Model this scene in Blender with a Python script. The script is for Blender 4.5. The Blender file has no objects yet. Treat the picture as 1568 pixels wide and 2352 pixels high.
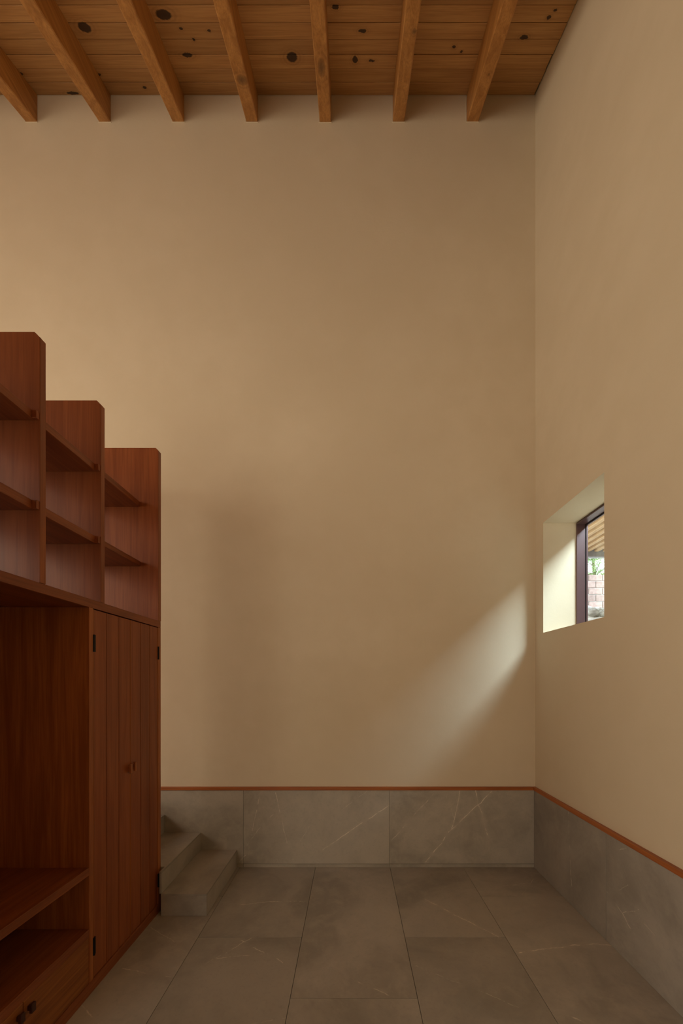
import bpy, bmesh, math, random
from mathutils import Vector
random.seed(7)
S = bpy.context.scene

# ---------------------------------------------------------------- measures
U = 0.6 / 170.0            # metres per photograph pixel on the far wall
Z0 = 2.88                  # far wall distance
F = Z0 / U                 # focal length in pixels (1568 wide)
CX, CY = 806.0, 1568.0     # vanishing point of the room
H = 422 * U                # eye height
XR = 423 * U               # plaster face of the right wall
XL = -5.40                 # left wall
YB = -3.2                  # wall behind the camera
CZ = H + 1349 * U          # ceiling height at the far wall
SL = 0.5                   # ceiling slope


def ceil_z(y):
    return CZ - (Z0 - y) * SL


def ray(px, py):
    return Vector(((px - CX) / F, 1.0, (CY - py) / F))


def on_floor(px, py):
    d = ray(px, py); t = -H / d.z
    return (d.x * t, d.y * t, 0.0)


def on_back(px, py, y=Z0 - 0.016):
    d = ray(px, py)
    return (d.x * y, y, H + d.z * y)


def on_right(px, py, x=XR - 0.02):
    d = ray(px, py); t = x / d.x
    return (x, t, H + d.z * t)


def on_ceiling(px, py, drop=0.0):
    d = ray(px, py)
    t = (CZ - drop - Z0 * SL - H) / (d.z - SL)
    return (d.x * t, d.y * t, H + d.z * t)


# ---------------------------------------------------------------- camera
cam_d = bpy.data.cameras.new('camera')
cam = bpy.data.objects.new('camera', cam_d)
S.collection.objects.link(cam)
cam.location = (0, 0, H)
cam.rotation_euler = (math.pi / 2, 0, 0)
cam_d.sensor_fit = 'HORIZONTAL'
cam_d.sensor_width = 24.0
cam_d.lens = 24.0 * F / 1568.0
cam_d.shift_x = (784 - CX) / 1568.0
cam_d.shift_y = (CY - 1176) / 1568.0
cam_d.clip_start = 0.02
S.camera = cam

# ---------------------------------------------------------------- sky, lights, exposure
S.view_settings.view_transform = 'Standard'
S.view_settings.look = 'None'
S.view_settings.gamma = 1.0
S.view_settings.use_curve_mapping = False
S.view_settings.exposure = 0.08

W = bpy.data.worlds.new('sky')
S.world = W
W.use_nodes = True
bg = W.node_tree.nodes['Background']
bg.inputs['Color'].default_value = (0.86, 0.94, 1.0, 1)
bg.inputs['Strength'].default_value = 4.0


def area(name, loc, aim, sx, sy, power, col, spread=180, portal=False):
    d = bpy.data.lights.new(name, 'AREA')
    d.shape = 'RECTANGLE'; d.size = sx; d.size_y = sy
    d.energy = power; d.color = col; d.spread = math.radians(spread)
    o = bpy.data.objects.new(name, d)
    S.collection.objects.link(o)
    o.location = loc
    o.rotation_euler = (Vector(aim) - Vector(loc)).to_track_quat('-Z', 'Y').to_euler()
    if portal:
        d.cycles.is_portal = True
    return o


# added warm area lamp for the unseen source at left; the wall is solid
area('left_area_lamp', (XL + 0.03, 0.55, 2.6), (0, 1.0, 2.4), 4.4, 3.4, 190, (1.0, 0.89, 0.73))
# added warm fill lamp behind the camera, against the solid rear wall
area('rear_fill_lamp', (-1.7, YB + 0.05, 2.0), (-0.9, 2.0, 2.2), 2.4, 2.2, 88, (1.0, 0.89, 0.73))
# veiled sun high over the yard, spread wide by thin cloud
sd = bpy.data.lights.new('hazy_sun', 'SUN')
sd.energy = 21.5; sd.angle = math.radians(38); sd.color = (.66, .85, 1.0)
so = bpy.data.objects.new('hazy_sun', sd); S.collection.objects.link(so)
so.location = (8, -8, 12)
so.rotation_euler = Vector((-1, .85, -.95)).to_track_quat('-Z', 'Y').to_euler()
# samples the sky through the small window
area('window_portal', (XR + 0.37, 0.8435 * Z0, H + 231 * U), (0, 0.8435 * Z0, H + 231 * U), 0.95, 0.68, 1, (1, 1, 1), portal=True)

# ---------------------------------------------------------------- node helpers
class NT:
    def __init__(self, name):
        self.m = bpy.data.materials.new(name)
        self.m.use_nodes = True
        self.t = self.m.node_tree
        self.b = self.t.nodes['Principled BSDF']
        self.out = self.t.nodes['Material Output']

    def n(self, kind, **kw):
        nd = self.t.nodes.new(kind)
        for k, v in kw.items():
            setattr(nd, k, v)
        return nd

    def link(self, a, b):
        self.t.links.new(a, b)

    def put(self, sock, v):
        if hasattr(v, 'links'):
            self.link(v, sock)
        else:
            sock.default_value = v

    def math(self, op, a, b=0.0, clamp=False):
        nd = self.n('ShaderNodeMath', operation=op); nd.use_clamp = clamp
        self.put(nd.inputs[0], a); self.put(nd.inputs[1], b)
        return nd.outputs[0]

    def vm(self, op, a, b=(0, 0, 0), out=0):
        nd = self.n('ShaderNodeVectorMath', operation=op)
        self.put(nd.inputs[0], a)
        if op == 'SCALE':
            self.put(nd.inputs['Scale'], b)
        elif op != 'LENGTH':
            self.put(nd.inputs[1], b)
        return nd.outputs['Value'] if op in ('LENGTH', 'DOT_PRODUCT') else nd.outputs[0]

    def noise(self, vec, scale, detail=4, rough=0.55, dist=0.0):
        nd = self.n('ShaderNodeTexNoise')
        self.put(nd.inputs['Vector'], vec)
        nd.inputs['Scale'].default_value = scale
        nd.inputs['Detail'].default_value = detail
        nd.inputs['Roughness'].default_value = rough
        nd.inputs['Distortion'].default_value = dist
        return nd

    def remap(self, v, a, b, c=0.0, d=1.0, smooth=True):
        nd = self.n('ShaderNodeMapRange')
        if smooth:
            nd.interpolation_type = 'SMOOTHSTEP'
        self.put(nd.inputs[0], v)
        for i, x in enumerate((a, b, c, d)):
            self.put(nd.inputs[1 + i], x)
        return nd.outputs[0]

    def mix(self, f, a, b, blend='MIX'):
        nd = self.n('ShaderNodeMix', data_type='RGBA', blend_type=blend)
        self.put(nd.inputs[0], f); self.put(nd.inputs[6], a); self.put(nd.inputs[7], b)
        return nd.outputs[2]

    def bump(self, h, strength, dist):
        nd = self.n('ShaderNodeBump')
        nd.inputs['Strength'].default_value = strength
        nd.inputs['Distance'].default_value = dist
        self.put(nd.inputs['Height'], h)
        self.link(nd.outputs[0], self.b.inputs['Normal'])

    def pos(self):
        return self.n('ShaderNodeNewGeometry').outputs['Position']

    def obj(self):
        return self.n('ShaderNodeTexCoord').outputs['Object']

    def rnd(self):
        return self.n('ShaderNodeObjectInfo').outputs['Random']

    def set(self, col=None, rough=None, spec=None, metal=None):
        if col is not None: self.put(self.b.inputs['Base Color'], col)
        if rough is not None: self.put(self.b.inputs['Roughness'], rough)
        if spec is not None: self.b.inputs['Specular IOR Level'].default_value = spec
        if metal is not None: self.b.inputs['Metallic'].default_value = metal

    # thin vein along a list of polylines: mask 0..1
    def lines(self, polys, width, p):
        m = None
        for poly, k in polys:
            for a, b in zip(poly[:-1], poly[1:]):
                a = Vector(a); b = Vector(b); ba = b - a
                pa = self.vm('SUBTRACT', p, tuple(a))
                h = self.math('MULTIPLY', self.vm('DOT_PRODUCT', pa, tuple(ba)), 1.0 / ba.length_squared, clamp=True)
                q = self.vm('SCALE', tuple(ba), h)
                d = self.vm('LENGTH', self.vm('SUBTRACT', pa, q))
                v = self.remap(d, width * (0.6 + 0.4 * k), 0.0, 0.0, k)
                m = v if m is None else self.math('MAXIMUM', m, v)
        return m

    # elliptical knots: mask 0..1 and distance for rings
    def spots(self, pts, p):
        m = None
        for c, r in pts:
            v = self.vm('SUBTRACT', p, tuple(c))
            v = self.vm('DIVIDE', v, tuple(r))
            d = self.vm('LENGTH', v)
            m = d if m is None else self.math('MINIMUM', m, d)
        return m


def rgb(*c):
    return (c[0], c[1], c[2], 1.0)


def plaster():
    t = NT('cream_plaster')
    p = t.pos()
    n1 = t.noise(p, 0.9, 3); n2 = t.noise(p, 5.0, 5, 0.6); n3 = t.noise(p, 60, 4, 0.7)
    c = t.mix(t.remap(n1.outputs[0], .3, .7), rgb(.715, .605, .435), rgb(.765, .655, .48))
    c = t.mix(t.remap(n2.outputs[0], .35, .7, 0, .35), c, rgb(.69, .58, .405))
    t.set(c, 0.93, 0.2)
    h = t.math('ADD', t.math('MULTIPLY', n2.outputs[0], 1.0), t.math('MULTIPLY', n3.outputs[0], .25))
    t.bump(h, 0.35, 0.006)
    return t.m


def stone(name, veins, tint=(1, 1, 1)):
    t = NT(name)
    p = t.pos(); r = t.rnd()
    off = t.vm('ADD', p, t.vm('SCALE', (13.1, 7.3, 5.9), r))
    n1 = t.noise(off, 1.7, 6, 0.6, 0.6); n2 = t.noise(off, 9, 6, 0.65, 0.4); n3 = t.noise(off, 55, 4, 0.6)
    def tc(v): return rgb(v[0] * tint[0], v[1] * tint[1], v[2] * tint[2])
    c = t.mix(t.remap(n1.outputs[0], .32, .68), tc((.285, .256, .217)), tc((.43, .388, .332)))
    c = t.mix(t.remap(n2.outputs[0], .4, .75, 0, .45), c, tc((.49, .435, .36)))
    c = t.mix(t.remap(n3.outputs[0], .5, .75, 0, .2), c, tc((.24, .22, .195)))
    bright = t.math('ADD', t.math('MULTIPLY', r, .26), .87)
    c = t.vm('SCALE', c, bright)
    if veins:
        w = t.noise(p, 9, 3, 0.6)
        wob = t.vm('SCALE', t.vm('SUBTRACT', w.outputs[1], (.5, .5, .5)), .03)
        w2 = t.noise(p, 60, 2, 0.6)
        wob = t.vm('ADD', wob, t.vm('SCALE', t.vm('SUBTRACT', w2.outputs[1], (.5, .5, .5)), .006))
        q = t.vm('ADD', p, wob)
        m = t.lines(veins, .005, q)
        brk = t.remap(t.noise(p, 14, 3).outputs[0], .3, .62, .35, 1)
        m = t.math('MULTIPLY', m, brk)
        halo = t.lines([v for v in veins if v[1] > .7], .03, q) if any(v[1] > .7 for v in veins) else None
        if halo is not None:
            c = t.mix(t.math('MULTIPLY', halo, .16), c, tc((.66, .58, .46)))
        c = t.mix(m, c, rgb(.88, .80, .66))
    t.set(c, t.remap(n2.outputs[0], .3, .7, .30, .44), 0.45)
    t.bump(n3.outputs[0], 0.12, 0.002)
    return t.m


def wood(name, dark, light, grain_axis, rough=.45, knots=None, scale=1.0, vary=.3, spec=.4, figure=None, gscale=1.0, bump=.15, dens=2.2, knotk=.93):
    """long grain wood: noise stretched along one axis of world space"""
    t = NT(name)
    p = t.pos(); r = t.rnd()
    src = t.vm('ADD', p, t.vm('SCALE', (3.7, 2.9, 8.3), r))
    st = [9.0 * gscale] * 3
    st[grain_axis] = .55 * gscale
    n1 = t.noise(t.vm('MULTIPLY', src, tuple(st)), dens, 5, 0.6, 0.8)
    st2 = [75.0 * gscale] * 3
    st2[grain_axis] = 2.2 * gscale
    n2 = t.noise(t.vm('MULTIPLY', src, tuple(st2)), 1.6, 3, 0.6)
    f = t.remap(n1.outputs[0], .3, .72)
    c = t.mix(f, rgb(*dark), rgb(*light))
    fine = t.remap(n2.outputs[0], .42, .68, 0, .34)
    c = t.mix(fine, c, rgb(dark[0] * .62, dark[1] * .55, dark[2] * .5))
    if vary:
        c = t.vm('SCALE', c, t.math('ADD', t.math('MULTIPLY', r, vary), 1 - vary / 2))
    if knots:
        w = t.noise(p, 45, 3, .7)
        q = t.vm('ADD', p, t.vm('SCALE', t.vm('SUBTRACT', w.outputs[1], (.5, .5, .5)), .022))
        d = t.spots(knots, q)
        ring = t.math('SINE', t.math('MULTIPLY', d, 9.0))
        halo = t.math('MULTIPLY', t.remap(d, 3.0, 1.0, 0, .35), t.remap(ring, -1, 1, .3, 1))
        c = t.mix(halo, c, rgb(dark[0] * .5, dark[1] * .4, dark[2] * .3))
        c = t.mix(t.remap(d, 1.15, .85 if knotk > .9 else .4, 0, knotk), c, rgb(.030, .012, .006))
    t.set(c, rough, spec)
    t.bump(n2.outputs[0], bump, 0.001)
    return t.m


def plain(name, col, rough=.6, spec=.4, metal=0.0, ns=12, amt=.15):
    t = NT(name)
    n = t.noise(t.pos(), ns, 4)
    c = t.mix(t.remap(n.outputs[0], .3, .7), rgb(*[v * (1 - amt) for v in col]), rgb(*[min(1, v * (1 + amt)) for v in col]))
    t.set(c, rough, spec, metal)
    return t.m


# ---------------------------------------------------------------- mesh helpers
def mesh_obj(name, bm, mat, parent=None, loc=None):
    """link bm (world coordinates) as one object; origin put at loc or the parent's origin"""
    me = bpy.data.meshes.new(name)
    off = Vector((0, 0, 0))
    root = parent
    while root is not None:
        off += root.location; root = root.parent
    if parent is None and loc is not None:
        off = Vector(loc)
    for v in bm.verts:
        v.co -= off
    bm.normal_update()
    bm.to_mesh(me); bm.free()
    if mat: me.materials.append(mat)
    o = bpy.data.objects.new(name, me)
    S.collection.objects.link(o)
    if parent is not None:
        o.parent = parent
    elif loc is not None:
        o.location = loc
    return o


def box(bm, a, b, bevel=0.0, seg=1):
    x0, y0, z0 = [min(p, q) for p, q in zip(a, b)]
    x1, y1, z1 = [max(p, q) for p, q in zip(a, b)]
    vs = [bm.verts.new(c) for c in ((x0, y0, z0), (x1, y0, z0), (x1, y1, z0), (x0, y1, z0),
                                    (x0, y0, z1), (x1, y0, z1), (x1, y1, z1), (x0, y1, z1))]
    fs = [bm.faces.new([vs[i] for i in f]) for f in
          ((0, 3, 2, 1), (4, 5, 6, 7), (0, 1, 5, 4), (1, 2, 6, 5), (2, 3, 7, 6), (3, 0, 4, 7))]
    if bevel > 0:
        es = list({e for f in fs for e in f.edges})
        bmesh.ops.bevel(bm, geom=es, offset=bevel, segments=seg, affect='EDGES', profile=.5)
    return bm


def prism(bm, pts, axis, a0, a1):
    """extrude a polygon given in the other two axes (in order) along axis"""
    def mk(p, a):
        c = list(p); c.insert(axis, a); return bm.verts.new(c)
    lo = [mk(p, a0) for p in pts]; hi = [mk(p, a1) for p in pts]
    n = len(pts)
    bm.faces.new(lo); bm.faces.new(list(reversed(hi)))
    for i in range(n):
        bm.faces.new((lo[i], hi[i], hi[(i + 1) % n], lo[(i + 1) % n]))
    bmesh.ops.recalc_face_normals(bm, faces=bm.faces[:])
    return bm


def B(name, a, b, mat, parent=None, bevel=0.0, loc=None):
    return mesh_obj(name, box(bmesh.new(), a, b, bevel), mat, parent, loc)


def empty(name, loc):
    o = bpy.data.objects.new(name, None)
    o.empty_display_size = .1
    S.collection.objects.link(o)
    o.location = loc
    return o


def tag(o, label=None, cat=None, group=None, kind=None):
    if label: o['label'] = label
    if cat: o['category'] = cat
    if group: o['group'] = group
    if kind: o['kind'] = kind
    return o


# ---------------------------------------------------------------- materials
def zz(pts, ox, oy, s, fn, k):
    return ([fn(ox + x / s, oy + y / s) for x, y in pts], k)


A7 = (340, 1780, 2.376); A8 = (900, 1780, 2.347); A1 = (150, 2050, 1.845)
back_veins = [zz(p, *A7, on_back, k) for p, k in (
    ([(235, 85), (250, 130), (265, 200)], .35),
    ([(607, 120), (580, 240), (565, 330)], .6),
    ([(680, 215), (600, 300), (530, 395)], .5),
    ([(695, 95), (730, 260), (755, 370), (790, 465)], .6),
    ([(1195, 88), (1060, 190)], .35),
    ([(1312, 168), (1130, 285), (950, 410)], .8),
    ([(880, 280), (830, 360)], .4),
    ([(495, 475), (530, 438)], .6))]
back_veins += [zz(p, *A8, on_back, k) for p, k in (
    ([(235, 90), (100, 240), (0, 355)], .7),
    ([(365, 86), (345, 200), (320, 290)], .8),
    ([(535, 88), (480, 150), (400, 215), (320, 295), (240, 400), (180, 468)], .9),
    ([(285, 95), (335, 235)], .4),
    ([(450, 86), (470, 165), (495, 250), (515, 330)], .9))]
floor_veins = [zz(p, *A7, on_floor, k) for p, k in (
    ([(505, 705), (640, 692), (880, 688)], .7),)]
floor_veins += [zz(p, *A1, on_floor, k) for p, k in (
    ([(795, 188), (740, 220), (600, 300)], .55),
    ([(745, 205), (850, 255), (920, 295)], .7),
    ([(625, 283), (720, 268), (860, 258)], .55),
    ([(1240, 378), (1300, 405), (1385, 445)], .5),
    ([(65, 475), (140, 557)], .7),
    ([(360, 145), (460, 210)], .35),
    ([(240, 325), (330, 340), (450, 358)], .45),
    ([(790, 555), (930, 535)], .4))]
floor_veins += [zz(p, *A8, on_floor, k) for p, k in (
    ([(180, 670), (330, 750), (570, 872)], .75),
    ([(680, 958), (800, 942), (950, 920), (1090, 912), (1190, 918)], .85),
    ([(130, 1030), (430, 1145), (680, 1255)], .35),
    ([(970, 1305), (1050, 1340)], .6),
    ([(600, 598), (740, 582)], .5),
    ([(770, 550), (700, 645)], .4))]
right_veins = [zz(p, *A8, on_right, k) for p, k in (
    ([(952, 200), (958, 400), (968, 600)], .6),
    ([(1245, 745), (1330, 722)], .5),
    ([(1160, 630), (1195, 680), (1240, 745), (1290, 840), (1310, 860)], .6),
    ([(1335, 770), (1440, 900)], .4),
    ([(1220, 620), (1270, 590)], .5),
    ([(1225, 408), (1262, 395)], .5))]

M_plaster = plaster()
M_floor = stone('grey_stone_floor_tile', floor_veins)
M_dado_b = stone('grey_stone_back_dado', back_veins, (1.0, 1.0, .96))
M_dado_r = stone('grey_stone_right_dado', right_veins)
M_stone = stone('grey_stone_stair_tile', [])
M_grout = plain('grout', (.32, .29, .25), .9)

def ck(px, py, rx, ry, drop=0.0):
    c = on_ceiling(px, py, drop)
    k = c[1] / F
    return (c, (rx * k, ry * k * 1.25, ry * k * 1.25))
ceil_knots = [ck(376, 34, 17, 8), ck(194, 63, 14, 8), ck(670, 132, 12, 8), ck(430, 127, 12, 4), ck(445, 91, 3.5, 3),
              ck(815, 137, 6, 6), ck(853, 140, 7, 2), ck(770, 17, 8, 4), ck(832, 71, 9, 3), ck(1203, 86, 9, 4),
              ck(1042, 108, 4, 3), ck(1059, 120, 3, 2), ck(1260, 41, 5, 3), ck(1274, 24, 4, 2), ck(332, 201, 4, 2.5),
              ck(47, 170, 6, 3), ck(167, 214, 14, 3), ck(415, 66, 4, 2.5), ck(228, 172, 4, 2), ck(480, 71, 5, 2)]
BD = 62 * U
beam_knots = [ck(555, 184, 13, 9, BD), ck(738, 155, 9, 16, BD), ck(951, 73, 6, 5, BD), ck(1122, 172, 3, 3, BD)]
M_pine = wood('stained_pine_boards', (.49, .255, .092), (.60, .335, .132), 0, .55, ceil_knots, vary=.22)
M_beam = wood('stained_pine_beams', (.40, .17, .040), (.60, .29, .085), 1, .45, beam_knots, vary=.15, spec=.4, knotk=.55)
RED_D = (.245, .064, .0175); RED_L = (.345, .099, .029)
M_cab_v = wood('mahogany_upright_grain', RED_D, RED_L, 2, .38, vary=.15, gscale=.9)
M_cab_y = wood('mahogany_long_grain', (.20, .052, .015), (.33, .096, .029), 1, .36, vary=.1)
M_edge = wood('mahogany_edge_strip', (.29, .085, .022), (.46, .150, .040), 2, .34, vary=.1)
M_flap = wood('orange_brown_door_front', (.20, .062, .014), (.40, .135, .030), 1, .4, vary=.1, dens=3.2)
M_trim = wood('reddish_wood_trim', (.34, .100, .026), (.48, .155, .040), 0, .4, vary=0)
M_black = plain('black_hinge_metal', (.012, .012, .013), .45, .5, .6)
M_frame = plain('brown_window_metal', (.12, .062, .060), .3, .6, .2, amt=.05)
M_seal = plain('black_rubber_seal', (.01, .008, .008), .6)
M_dark = plain('dark_knob_wood', (.055, .016, .008), .4)

# ---------------------------------------------------------------- room shell
TB = .015          # stone cladding thickness, back wall
TR = .020          # stone cladding thickness, right wall
WY0, WY1 = .728 * Z0, .959 * Z0
WZ0, WZ1 = H + 110 * U, H + 352 * U
XO = XR + 94 * U  # outer face of the right wall

floor = tag(B('floor', (XL - .2, YB - .2, -.16), (XO, Z0 + .25, -.012), M_grout), kind='structure')
L3 = .4175 * Z0 / 3
cols = [(-1625, -1454), (-1454, -1283), (-1283, -1112), (-1112, -940), (-940, -768), (-768, -596.5), (-596.5, -425), (-425, -253.5), (-253.5, -81.5), (-81.5, 89), (89, 256), (256, 423)]
firsts = [1, 2, 3, 2, 2, 3, 1, 1, 2, 3, 2, 1]
g = .0011
for (x0, x1), k in zip(cols, firsts):
    xa, xb = max(x0 * U, XL), min(x1 * U, XR)
    y1 = Z0; y = Z0 - k * L3
    while y1 > YB:
        ya = max(y, YB)
        B('floor_tile', (xa + g, ya + g, -.012), (xb - g, y1 - g, random.uniform(-.0004, 0)), M_floor, floor, .0007)
        y1 = y; y -= 3 * L3

bmw = bmesh.new()
prism(bmw, [(XL - .2, -.16), (XO, -.16), (XO, CZ + .3), (XL - .2, CZ + .3)], 1, Z0, Z0 + .25)
wall_back = tag(mesh_obj('wall_back', bmw, M_plaster), kind='structure')

bmw = bmesh.new()
def yz(y0, y1, z0, z1=None):
    t0 = z1 if z1 is not None else ceil_z(y0) + .12
    t1 = z1 if z1 is not None else ceil_z(y1) + .12
    prism(bmw, [(y0, z0), (y1, z0), (y1, t1), (y0, t0)], 0, XR, XO)
yz(YB, WY0, -.012); yz(WY1, Z0, -.012); yz(WY0, WY1, -.012, WZ0); yz(WY0, WY1, WZ1)
wall_right = tag(mesh_obj('wall_right', bmw, M_plaster), kind='structure')

# left wall and rear wall, both solid
bmw = bmesh.new()
def yzl(y0, y1, z0, z1=None):
    t0 = z1 if z1 is not None else ceil_z(y0) + .12
    t1 = z1 if z1 is not None else ceil_z(y1) + .12
    prism(bmw, [(y0, z0), (y1, z0), (y1, t1), (y0, t0)], 0, XL - .2, XL)
yzl(YB, Z0, -.012)
wall_left = tag(mesh_obj('wall_left', bmw, M_plaster), kind='structure')
bmw = bmesh.new()
box(bmw, (XL - .2, YB - .2, -.012), (XO, YB, ceil_z(YB) + .12))
wall_rear = tag(mesh_obj('wall_rear', bmw, M_plaster), kind='structure')

# stone dado: separate slabs on each wall, thin strip at the foot of the back wall
DT = 176 * U
STR = 8 * U
bx = [-1532, -1198, -864, -530, -246 + 0, 87.5, 418]
for a, b in zip(bx[:-1], bx[1:]):
    B('wall_tile', (max(a * U, XL) + g, Z0 - TB, STR + .001), (b * U - g * .6, Z0, DT), M_dado_b, wall_back, .0006)
    B('wall_tile_strip', (max(a * U, XL) + g, Z0 - TB - .001, 0), (b * U - g * .6, Z0, STR - .001), M_dado_b, wall_back, .0006)
ry = [Z0, .713 * Z0, .2955 * Z0, -.122 * Z0, -.54 * Z0, -.957 * Z0, YB]
for a, b in zip(ry[:-1], ry[1:]):
    B('wall_tile', (XR - TR, b + g, .001), (XR, (a if a < Z0 else Z0 - TB) - g, DT), M_dado_r, wall_right, .0006)
bm = bmesh.new(); box(bm, (XL, Z0 - .021, DT), (XR - .026, Z0, DT + 7.5 * U), .0025, 2)
tag(mesh_obj('trim_1', bm, M_trim), kind='structure')
M_trim2 = wood('reddish_wood_trim_right', (.34, .100, .026), (.48, .155, .040), 1, .4, vary=0)
bm = bmesh.new(); box(bm, (XR - .026, YB, DT), (XR, Z0, DT + 7.5 * U), .0025, 2)
tag(mesh_obj('trim_2', bm, M_trim2), kind='structure')

# ceiling: roof deck, single boards below it
bm = bmesh.new()
prism(bm, [(YB - .2, ceil_z(YB - .2) + .03), (Z0, CZ + .03), (Z0, CZ + .2), (YB - .2, ceil_z(YB - .2) + .2)], 0, XL - .2, XO)
ceiling = tag(mesh_obj('ceiling', bm, M_seal), kind='structure')
PW = .0300 * Z0
beam_x = [-615, -446.5, -278, -109.5, 59, 227.5, 396.5, 565, 733.5, 902, 1071]
BW = 26.6 * U
bxw = [((x - CX) * U, (x - CX) * U + BW) for x in beam_x]
mids = [(a + b) / 2 for a, b in bxw]
y1 = Z0; row = 0
while y1 > YB:
    y0 = max(y1 - PW, YB)
    cuts = sorted(random.sample(mids[4:], random.choice((1, 2, 2))))
    xs = [XL] + [mids[0], mids[2]] + cuts + [XR - random.uniform(.003, .012)]
    for a, b in zip(xs[:-1], xs[1:]):
        bm = bmesh.new()
        gg = .0012; dz = random.uniform(0, .0016); gy = random.uniform(.0005, .0018)
        ya, yb = y0 + gy, y1 - gy
        ch = .0022
        pts = [(ya, ceil_z(ya) + ch + dz), (ya + ch, ceil_z(ya + ch) + dz), (yb - ch, ceil_z(yb - ch) + dz), (yb, ceil_z(yb) + ch + dz),
               (yb, ceil_z(yb) + .024), (ya, ceil_z(ya) + .024)]
        prism(bm, pts, 0, a + gg * .5, b - gg * .5)
        mesh_obj('ceiling_board', bm, M_pine, ceiling)
    y1 = y0; row += 1

beam_labels = ['wooden ceiling beam nearest the left wall', 'second wooden ceiling beam from the left wall', 'third wooden ceiling beam from the left wall', 'fourth wooden ceiling beam from the left wall'] + [
    'leftmost wooden ceiling beam, cut off by the left edge of the picture',
    'second wooden ceiling beam from the left, above the tall bookcase',
    'third wooden ceiling beam from the left, right of the long dark oval knot',
    'wooden ceiling beam with a ringed knot near its wall end, fourth from left',
    'middle upright-looking wooden ceiling beam with grey smudges on its underside',
    'wooden ceiling beam second from the right wall, small dark knot on underside',
    'wooden ceiling beam nearest the right wall, leaning right as it comes forward']
for (a, b), lb in zip(bxw, beam_labels):
    bm = bmesh.new()
    e = .0015
    yy = [YB + .001, Z0 - .001]
    jit = random.uniform(-.003, .003)
    n = 10
    rows = []
    for i in range(n + 1):
        y = yy[0] + (yy[1] - yy[0]) * i / n
        w = random.uniform(-.0018, .0018); w2 = random.uniform(-.0015, .0015)
        c = .006
        zb, zt = ceil_z(y) - BD + jit + w2, ceil_z(y) - .0005
        rows.append([bm.verts.new(p) for p in ((a + w, y, zt), (a + w, y, zb + c), (a + c + w, y, zb),
                                               (b - c + w, y, zb), (b + w, y, zb + c), (b + w, y, zt))])
    for r0, r1 in zip(rows[:-1], rows[1:]):
        for k in range(6):
            bm.faces.new((r0[k], r0[(k + 1) % 6], r1[(k + 1) % 6], r1[k]))
    bm.faces.new(rows[0]); bm.faces.new(list(reversed(rows[-1])))
    bmesh.ops.recalc_face_normals(bm, faces=bm.faces[:])
    o = mesh_obj('ceiling_beam', bm, M_beam, None, ((a + b) / 2, Z0 - .001, CZ - BD))
    tag(o, lb, 'ceiling beam', 'sloping wooden beams under the board ceiling', 'thing')
    # pale line of filler plaster where the beam enters the wall
    bm = bmesh.new()
    q = .005
    box(bm, (a - q, Z0 - .004, CZ - BD - q - .001 + jit), (b + q, Z0 - .0002, CZ - BD - .001 + jit), .001)
    box(bm, (a - q, Z0 - .004, CZ - BD - .001 + jit), (a - .001, Z0 - .0002, CZ - .02), .001)
    mesh_obj('plaster_collar', bm, M_plaster, wall_back)

# ---------------------------------------------------------------- window in the right wall
win = tag(empty('window_1', (XR + 71 * U, (WY0 + WY1) / 2, WZ0)), kind='structure')
f0, f1 = XR + 72 * U, XR + 90.5 * U
e = .002; ft = .012
B('frame_jamb', (f0, WY1 - ft, WZ0), (f1, WY1 - e, WZ1 - .006), M_frame, win, .0012)
B('frame_jamb', (f0, WY0 + e, WZ0), (f1, WY0 + ft, WZ1 - .006), M_frame, win, .0012)
B('frame_head', (f0, WY0 + ft, WZ1 - .006 - ft), (f1, WY1 - ft, WZ1 - .006), M_frame, win, .0012)
B('frame_sill', (f0, WY0 + ft, WZ0), (f1, WY1 - ft, WZ0 + ft), M_frame, win, .0012)
bm = bmesh.new()
box(bm, (f0 + .004, WY0 + .01, WZ1 - .006), (f1, WY1 - .001, WZ1 - .0005))
mesh_obj('head_seal', bm, M_seal, win)
s0 = f1
sw = .011
for nm, a, b in (('seal', (s0, WY1 - .016, WZ0), (s0 + .005, WY1 - e, WZ1 - .01)), ('seal', (s0, WY0 + e, WZ0), (s0 + .005, WY0 + .016, WZ1 - .01)),
                 ('seal', (s0, WY0 + .016, WZ1 - .024), (s0 + .005, WY1 - .016, WZ1 - .01)),
                 ('sash_stile', (s0 + .005, WY1 - .018, WZ0), (s0 + .017, WY1 - e, WZ1 - .01)),
                 ('sash_stile', (s0 + .005, WY0 + e, WZ0), (s0 + .017, WY0 + .018, WZ1 - .01)),
                 ('sash_rail', (s0 + .005, WY0 + .018, WZ1 - .028), (s0 + .017, WY1 - .018, WZ1 - .01)),
                 ('sash_rail', (s0 + .005, WY0 + .018, WZ0), (s0 + .017, WY1 - .018, WZ0 + .02))):
    B(nm, a, b, M_seal if nm == 'seal' else M_frame, win, .001)
tg = NT('window_glass')
tr = tg.n('ShaderNodeBsdfTransparent'); gl = tg.n('ShaderNodeBsdfGlossy'); gl.inputs['Roughness'].default_value = .01
tr.inputs[0].default_value = (.95, .97, .96, 1)
fr = tg.n('ShaderNodeLayerWeight')
fk = tg.math('ADD', tg.math('MULTIPLY', tg.math('POWER', fr.outputs['Facing'], 5.0), .8), .05)
mx = tg.n('ShaderNodeMixShader')
tg.link(fk, mx.inputs[0]); tg.link(tr.outputs[0], mx.inputs[1]); tg.link(gl.outputs[0], mx.inputs[2])
tg.link(mx.outputs[0], tg.out.inputs['Surface'])
B('glass_pane', (s0 + .009, WY0 + .014, WZ0 + .01), (s0 + .013, WY1 - .014, WZ1 - .02), tg.m, win)

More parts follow.
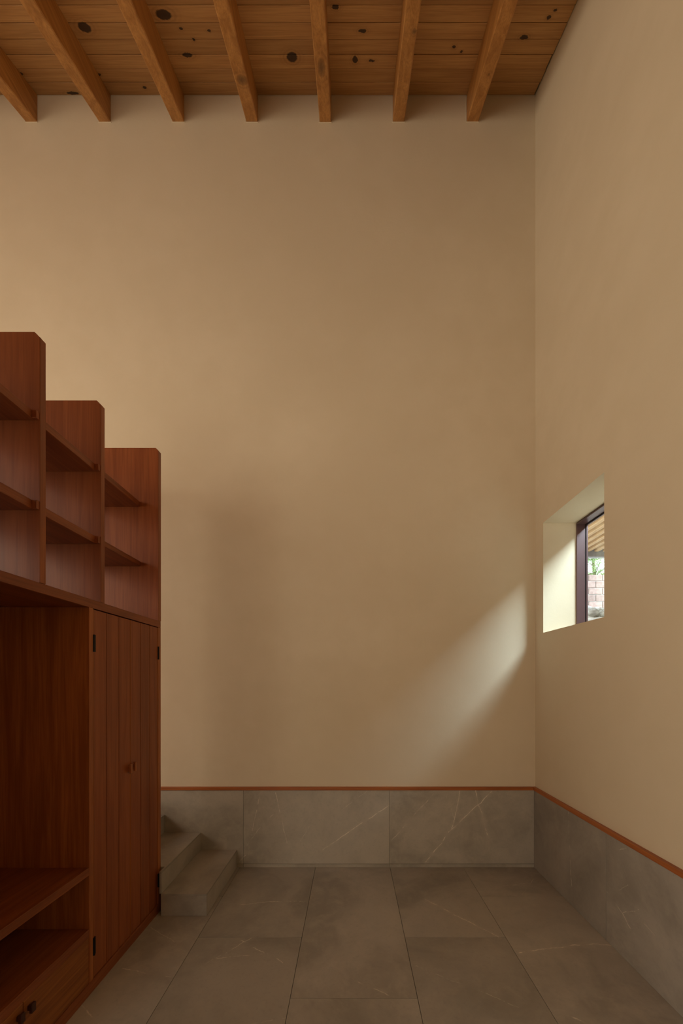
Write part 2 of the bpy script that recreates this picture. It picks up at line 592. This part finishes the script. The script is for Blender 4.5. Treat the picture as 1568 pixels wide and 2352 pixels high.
# ---------------------------------------------------------------- staircase of stone-clad steps
RH = .1412
R1, R2, R3, R4 = -261 * U, -343 * U, -426 * U, -508 * U
XF = -353 * U            # cabinet face
YN = .787 * Z0           # near face of the first step
YC = .808 * Z0           # far end of the cabinet
YS = YC + .004
st = tag(empty('staircase', (R1, (YN + Z0) / 2, 0)),
         'short flight of grey stone-clad steps rising behind the wooden cabinet', 'stairs')
tk = .012
yb = Z0 - TB - .002
def step(n, xr, xl_):
    z0, z1 = (n - 1) * RH, n * RH
    ex = (9.4 if n == 1 else 6.5) * U
    yn = YN if n <= 2 else YS
    core = bmesh.new()
    if n <= 2:
        pts = [(xr - tk, yn + tk), (xr - tk, yb), (xl_, yb), (xl_, YS), (XF + ex, YS), (XF + ex, yn + tk)]
    else:
        pts = [(xr - tk, yn), (xr - tk, yb), (xl_, yb), (xl_, yn)]
    prism(core, pts, 2, 0.0005 if n == 1 else z0 + .0005, z1 - tk)
    s = mesh_obj('step', core, M_grout, st)
    # riser slab
    B('riser_tile', (xr - tk, yn + (tk if n <= 2 else 0), z0 + .001), (xr, yb, z1 - tk - .0006), M_stone, s, .0006)
    bm = bmesh.new()
    if n <= 2:
        pts = [(xr + .0006, yn), (xr + .0006, yb), (xl_, yb), (xl_, YS), (XF + ex, YS), (XF + ex, yn)]
    else:
        pts = [(xr + .0006, yn), (xr + .0006, yb), (xl_, yb), (xl_, yn)]
    prism(bm, pts, 2, z1 - tk, z1)
    mesh_obj('tread_tile', bm, M_stone, s)
    if n <= 2:
        B('side_tile', (XF + ex + .0003, yn, z0 + .001), (xr, yn + tk, z1 - tk - .0006), M_stone, s, .0006)
    return s
XE = -3.05
for n, xr in enumerate((R1, R2, R3, R4), 1):
    step(n, xr, XE)

# ---------------------------------------------------------------- base cabinet
Y0c = .30 * Z0
DEP = 135 * U
XB = XF - DEP
z = lambda v: H + v * U
ZD = (.5874 * Z0, .5966 * Z0)       # partition
YE = (.7974 * Z0, YC)               # far end panel
cab = tag(empty('cabinet', ((XF + XB) / 2, (Y0c + YC) / 2, 0)),
          'long reddish-brown wooden base cabinet with dark open niches and plank doors', 'cabinet')
th = .0266
rail_t, rail_b = z(113.5), z(102)
bv = .001
B('top_board', (XB, Y0c, rail_b), (XF, YC, rail_t), M_cab_y, cab, .0015)
B('end_panel', (XB, YE[0], .0005), (XF, YE[1], rail_b - .0003), M_edge, cab, bv)
B('end_panel', (XB, Y0c, .0005), (XF, Y0c + th, rail_b - .0003), M_edge, cab, bv)
B('partition', (XB, ZD[0], z(-406) + .0003), (XF, ZD[1], rail_b - .0003), M_edge, cab, bv)
B('plinth', (XF - .02, Y0c + th, .0005), (XF + .0015, YE[0] - .0005, z(-406)), M_cab_y, cab, bv)
B('back_panel', (XB, Y0c + th + .001, .03), (XB + .008, YE[0] - .001, rail_b - .001), M_cab_v, cab)
B('bottom_board', (XB + .01, Y0c + th, z(-414)), (XF - .022, YE[0] - .001, z(-407)), M_cab_y, cab)
B('niche_shelf', (XB + .009, Y0c + th, z(-260)), (XF - .0005, ZD[0] - .0003, z(-249.8)), M_cab_y, cab, bv)
B('niche_shelf', (XB + .009, Y0c + th, z(-344)), (XF - .0005, ZD[0] - .0003, z(-332.5)), M_cab_y, cab, bv)
# low flap doors under the lower niche
ys = .4697 * Z0
for (ya, yb_), side in (((ys, ZD[0]), 1), ((Y0c + th, ys), -1)):
    d = B('low_door', (XF - .02, ya + .0012, z(-405.6)), (XF - .0015, yb_ - .0012, z(-344.6)), M_flap, cab, .0012)
    kc = ys + side * .0225
    bm = bmesh.new()
    box(bm, (XF - .0015, kc - .0055, z(-358.5) ), (XF + .010, kc + .0055, z(-353.5)))
    box(bm, (XF + .008, kc - .0095, z(-361)), (XF + .020, kc + .0095, z(-351)), .0015)
    k = mesh_obj('knob', bm, M_dark, d)
# tall plank doors
pl = [.5966, .6308, .6642, .6985, .7324, .7654, .7974]
zt, zb_ = z(100.6), z(-405.2)
hand = [(.6885, .6942), (.7018, .7072)]
for i in range(2):
    ya, ye = pl[i * 3] * Z0 + .0035, pl[i * 3 + 3] * Z0 - .0012
    if i == 1: ya, ye = pl[3] * Z0 + .0012, pl[6] * Z0 - .0035
    bm = bmesh.new(); box(bm, (XF - .022, ya + .001, zb_ + .001), (XF - .012, ye - .001, zt - .001))
    d = mesh_obj('door', bm, M_cab_v, cab)
    es = [ya] + [pl[i * 3 + 1] * Z0, pl[i * 3 + 2] * Z0] + [ye]
    for a, b in zip(es[:-1], es[1:]):
        B('plank', (XF - .012, a + .0018 * (a != ya), zb_), (XF - .003, b - .0018 * (b != ye), zt), M_cab_v, d, .0014)
    # light edge bead beside the partition and at the meeting line
    yl = ya if i == 0 else ye
    B('edge_bead', (XF - .012, yl - (.0001 if i == 0 else -.0001), zb_), (XF - .0015, yl + (.0032 if i == 0 else -.0032), zt), M_edge, d, .0006)
    ym = ye if i == 0 else ya
    B('edge_bead', (XF - .006, ym - (.003 if i == 0 else 0), zb_), (XF - .0018, ym + (0 if i == 0 else .003), zt), M_edge, d, .0006)
    ha, hb = hand[i][0] * Z0, hand[i][1] * Z0
    dz = 0 if i == 0 else 1.3
    bm = bmesh.new()
    box(bm, (XF - .003, ha + .002, z(-141 + dz)), (XF + .012, hb - .002, z(-132.5 + dz)))
    box(bm, (XF + .007, ha, z(-143.7 + dz)), (XF + .0195, hb, z(-129.5 + dz)), .0015)
    tag(mesh_obj('handle', bm, M_edge, d))
    for za, zbb in ((66, 42.5), (-350, -374)):
        yc = pl[0] * Z0 - .002 if i == 0 else pl[6] * Z0 + .001
        bm = bmesh.new()
        box(bm, (XF - .004, yc - (.001 if i == 0 else .007), z(zbb)), (XF + .0025, yc + (.016 if i == 0 else .005), z(za)), .0008)
        n = 10; rr = .0036
        yk = yc + (.0045 if i == 0 else -.001)
        bmesh.ops.create_cone(bm, cap_ends=True, segments=n, radius1=rr, radius2=rr, depth=(za - zbb) * U,
                              matrix=__import__('mathutils').Matrix.Translation((XF + .003, yk, z((za + zbb) / 2))))
        mesh_obj('hinge', bm, M_black, d)

# ---------------------------------------------------------------- bookcase on the cabinet
bk = tag(empty('bookcase', ((XF + XB) / 2, (Y0c + YC) / 2, rail_t)),
         'tall open bookcase of reddish-brown wood standing on the base cabinet', 'bookcase')
def divider(ya, ye, top, ch, name='divider'):
    bm = bmesh.new()
    zt_ = z(top)
    prism(bm, [(XB, rail_t + .0003), (XF, rail_t + .0003), (XF, zt_ - ch), (XF - ch, zt_), (XB, zt_)], 1, ya, ye)
    bmesh.ops.bevel(bm, geom=[e for e in bm.edges], offset=.0008, segments=1, affect='EDGES')
    o = mesh_obj(name, bm, M_cab_v, bk)
    # solid wood lipping on the front edge
    B('lipping', (XF + .00005, ya + .0003, rail_t + .0005), (XF + .0018, ye - .0003, zt_ - ch - .001), M_edge2, o, .0005)
    return o
M_edge2 = wood('mahogany_lipping', (.25, .070, .020), (.38, .115, .034), 2, .34, vary=.1)
dv = [(.3737, .3829, 398.3), (.4939, .5031, 398.3), (.6141, .6233, 398.3), (.7974, .8078, 430.3)]
for (a, b, t), ch in zip(dv, (.022, .022, .020, .017)):
    divider(a * Z0, b * Z0, t, ch, 'divider' if t < 400 else 'side_panel')
def shelf(ya, ye, top, bot, rec, cleat):
    s = B('shelf', (XB + .004, ya + .0003, z(bot)), (XF - rec, ye - .0003, z(top)), M_cab_y, bk, .0012)
    if cleat:
        B('cleat', (XF - rec + .0002, ye - .014, z(bot) + .0005), (XF - .0015, ye - .0003, z(top) - .0005), M_cab_v, s, .0008)
for i in (0, 1):
    a, b = dv[i][1] * Z0, dv[i + 1][0] * Z0
    shelf(a, b, 307, 297.6, 6 * U, True)
    shelf(a, b, 205.8, 195.6, 6 * U, True)
a, b = dv[2][1] * Z0, dv[3][0] * Z0
shelf(a, b, 331.5, 322, 34 * U, False)
shelf(a, b, 221.5, 213, 32 * U, False)

# ---------------------------------------------------------------- outside the window
M_soil = plain('pale_rubble_ground', (.62, .60, .55), .95, ns=9, amt=.35)
M_brick = NT('pale_pink_block')
nb = M_brick.noise(M_brick.pos(), 14, 5)
cb = M_brick.mix(M_brick.remap(nb.outputs[0], .3, .7), rgb(.23, .150, .125), rgb(.30, .215, .185))
M_brick.set(M_brick.vm('SCALE', cb, M_brick.math('ADD', M_brick.math('MULTIPLY', M_brick.rnd(), .3), .85)), .9, .2)
M_brick = M_brick.m
M_mortar = plain('pale_mortar', (.40, .385, .355), .95)
M_bark = plain('tree_bark', (.16, .11, .07), .9)
M_leaf = plain('green_needles', (.24, .36, .12), .7, ns=3, amt=.5)
M_steel = plain('grey_steel_beam', (.30, .29, .30), .5)
M_slat = wood('pale_pine_slats', (.55, .34, .17), (.66, .45, .25), 1, .6, vary=.1)
M_slab = wood('pale_porch_boards', (.74, .64, .48), (.82, .73, .58), 1, .6, vary=.1)

def gz(y):
    if y < 2.6: return 1.62
    if y < 8.4: return 1.62 + (y - 2.6) / 5.8 * 1.62
    return 3.24
bm = bmesh.new()
nx, ny = 50, 110
X0g, X1g, Y0g, Y1g = XO, 11.0, -6.0, 13.0
grid = [[bm.verts.new((X0g + (X1g - X0g) * i / nx, Y0g + (Y1g - Y0g) * j / ny,
                       gz(Y0g + (Y1g - Y0g) * j / ny) + (random.uniform(-.035, .035) if i else 0))) for i in range(nx + 1)] for j in range(ny + 1)]
for j in range(ny):
    for i in range(nx):
        bm.faces.new((grid[j][i], grid[j][i + 1], grid[j + 1][i + 1], grid[j + 1][i]))
gr = tag(mesh_obj('ground', bm, M_soil), kind='structure')
# block wall
YW = 8.5
bw = tag(empty('block_wall', (6.6, YW + .08, 3.2)), 'pale pink block garden wall seen through the small window', 'garden wall', kind='thing')
B('mortar_core', (4.6, YW + .012, 3.0), (9.4, YW + .14, 4.065), M_mortar, bw)
ch_ = .161
for r_ in range(6):
    zc = 4.08 - (r_ + 1) * ch_
    x = 4.6 - (.16 if r_ % 2 else 0) + .09
    while x < 9.35:
        w = .33
        a = max(x, 4.6)
        if x + w > 9.4: break
        B('block', (a + .006, YW, zc + .006), (x + w - .006, YW + .15, zc + ch_ - .006), M_brick, bw, .006)
        x += w
# rubble stones on the bank
for i in range(26):
    yy_ = random.uniform(6.4, 8.3); xx = yy_ * random.uniform(.645, .73)
    s_ = random.uniform(.05, .11)
    bm = bmesh.new(); bmesh.ops.create_icosphere(bm, subdivisions=2, radius=s_)
    for v in bm.verts:
        v.co *= random.uniform(.82, 1.12); v.co.z *= .7; v.co += Vector((xx, yy_, gz(yy_) + s_ * .25))
    mesh_obj('stone', bm, M_mortar, gr)
# porch roof over the yard
PZ = H + 2.5; PX0 = 3.50; PX1 = 7.0; PY1 = 6.8
pr = tag(empty('porch_roof', (5.0, 2.0, 1.6)), 'pale wooden porch roof with parallel slats seen through the small window', 'porch roof', kind='thing')
B('roof_deck', (PX0, -5, PZ + .10), (PX1, PY1, PZ + .16), M_slab, pr)
x = PX0 + .02
while x < PX1 - .08:
    B('rafter', (x, -4.98, PZ), (x + .075, PY1 - .02, PZ + .0995), M_slat, pr, .003)
    x += .160
B('end_beam', (PX0, PY1, PZ - .09), (PX1, PY1 + .10, PZ + .18), M_steel, pr, .004)
for px_ in (PX0, PX1 - .1):
    B('post', (px_, PY1 + .001, gz(PY1) - .06), (px_ + .1, PY1 + .099, PZ - .0905), M_steel, pr, .004)
    B('post', (px_, -4.9, 1.55), (px_ + .1, -4.8, PZ - .001), M_steel, pr, .004)
# unseen walls added to block low sky and cut the sun's lower edge
M_blocker = plain('blocker_wall_render', (.40, .37, .32), .9)
tag(B('blocker_wall_side', (PX1 + .001, -5.2, 1.4), (PX1 + .2, PY1 + .1, 7.2), M_blocker), kind='structure')
tag(B('blocker_wall_rear', (XO + .001, -5.4, 1.4), (PX1, -5.01, 7.2), M_blocker), kind='structure')
# conifer behind the block wall
TX, TY = 6.75, 9.9
tree = tag(empty('tree', (TX, TY, 3.2)), 'feathery green tree behind the pale block wall outside the window', 'tree')
bm = bmesh.new()
n = 10; rings = []
for j in range(8):
    zz_ = 3.2 + j * .42; rr = .06 * (1 - j / 9.5)
    rings.append([bm.verts.new((TX + math.sin(j * .8) * .04 + rr * math.cos(k * 2 * math.pi / n), TY + rr * math.sin(k * 2 * math.pi / n), zz_)) for k in range(n)])
for a, b in zip(rings[:-1], rings[1:]):
    for k in range(n):
        bm.faces.new((a[k], a[(k + 1) % n], b[(k + 1) % n], b[k]))
tips = []
for j in range(46):
    z_ = 4.15 + 2.0 * random.random(); a_ = random.random() * 6.283; L_ = random.uniform(.45, 1.05) * (1 - (z_ - 4.15) / 3.4)
    p0 = Vector((TX, TY, z_)); p1 = p0 + Vector((math.cos(a_) * L_, math.sin(a_) * L_, L_ * random.uniform(.1, .6)))
    tips.append((p0, p1))
    d = (p1 - p0).normalized(); s1_ = d.orthogonal().normalized(); s2_ = d.cross(s1_)
    r0 = [bm.verts.new(p0 + (s1_ * math.cos(k * 2.094) + s2_ * math.sin(k * 2.094)) * .018) for k in range(3)]
    t_ = bm.verts.new(p1)
    for k in range(3): bm.faces.new((r0[k], r0[(k + 1) % 3], t_))
mesh_obj('trunk', bm, M_bark, tree)
bm = bmesh.new()
for p0, p1 in tips:
    for k in range(230):
        t_ = random.uniform(.2, 1.05)
        c = p0.lerp(p1, t_) + Vector([random.gauss(0, .075) for _ in range(3)])
        d = Vector([random.gauss(0, 1) for _ in range(3)]).normalized(); s_ = d.orthogonal().normalized() * random.uniform(.006, .012)
        l_ = random.uniform(.05, .10)
        bm.faces.new([bm.verts.new(c - s_), bm.verts.new(c + s_), bm.verts.new(c + d * l_)])
tag(mesh_obj('foliage', bm, M_leaf, tree), kind='stuff')
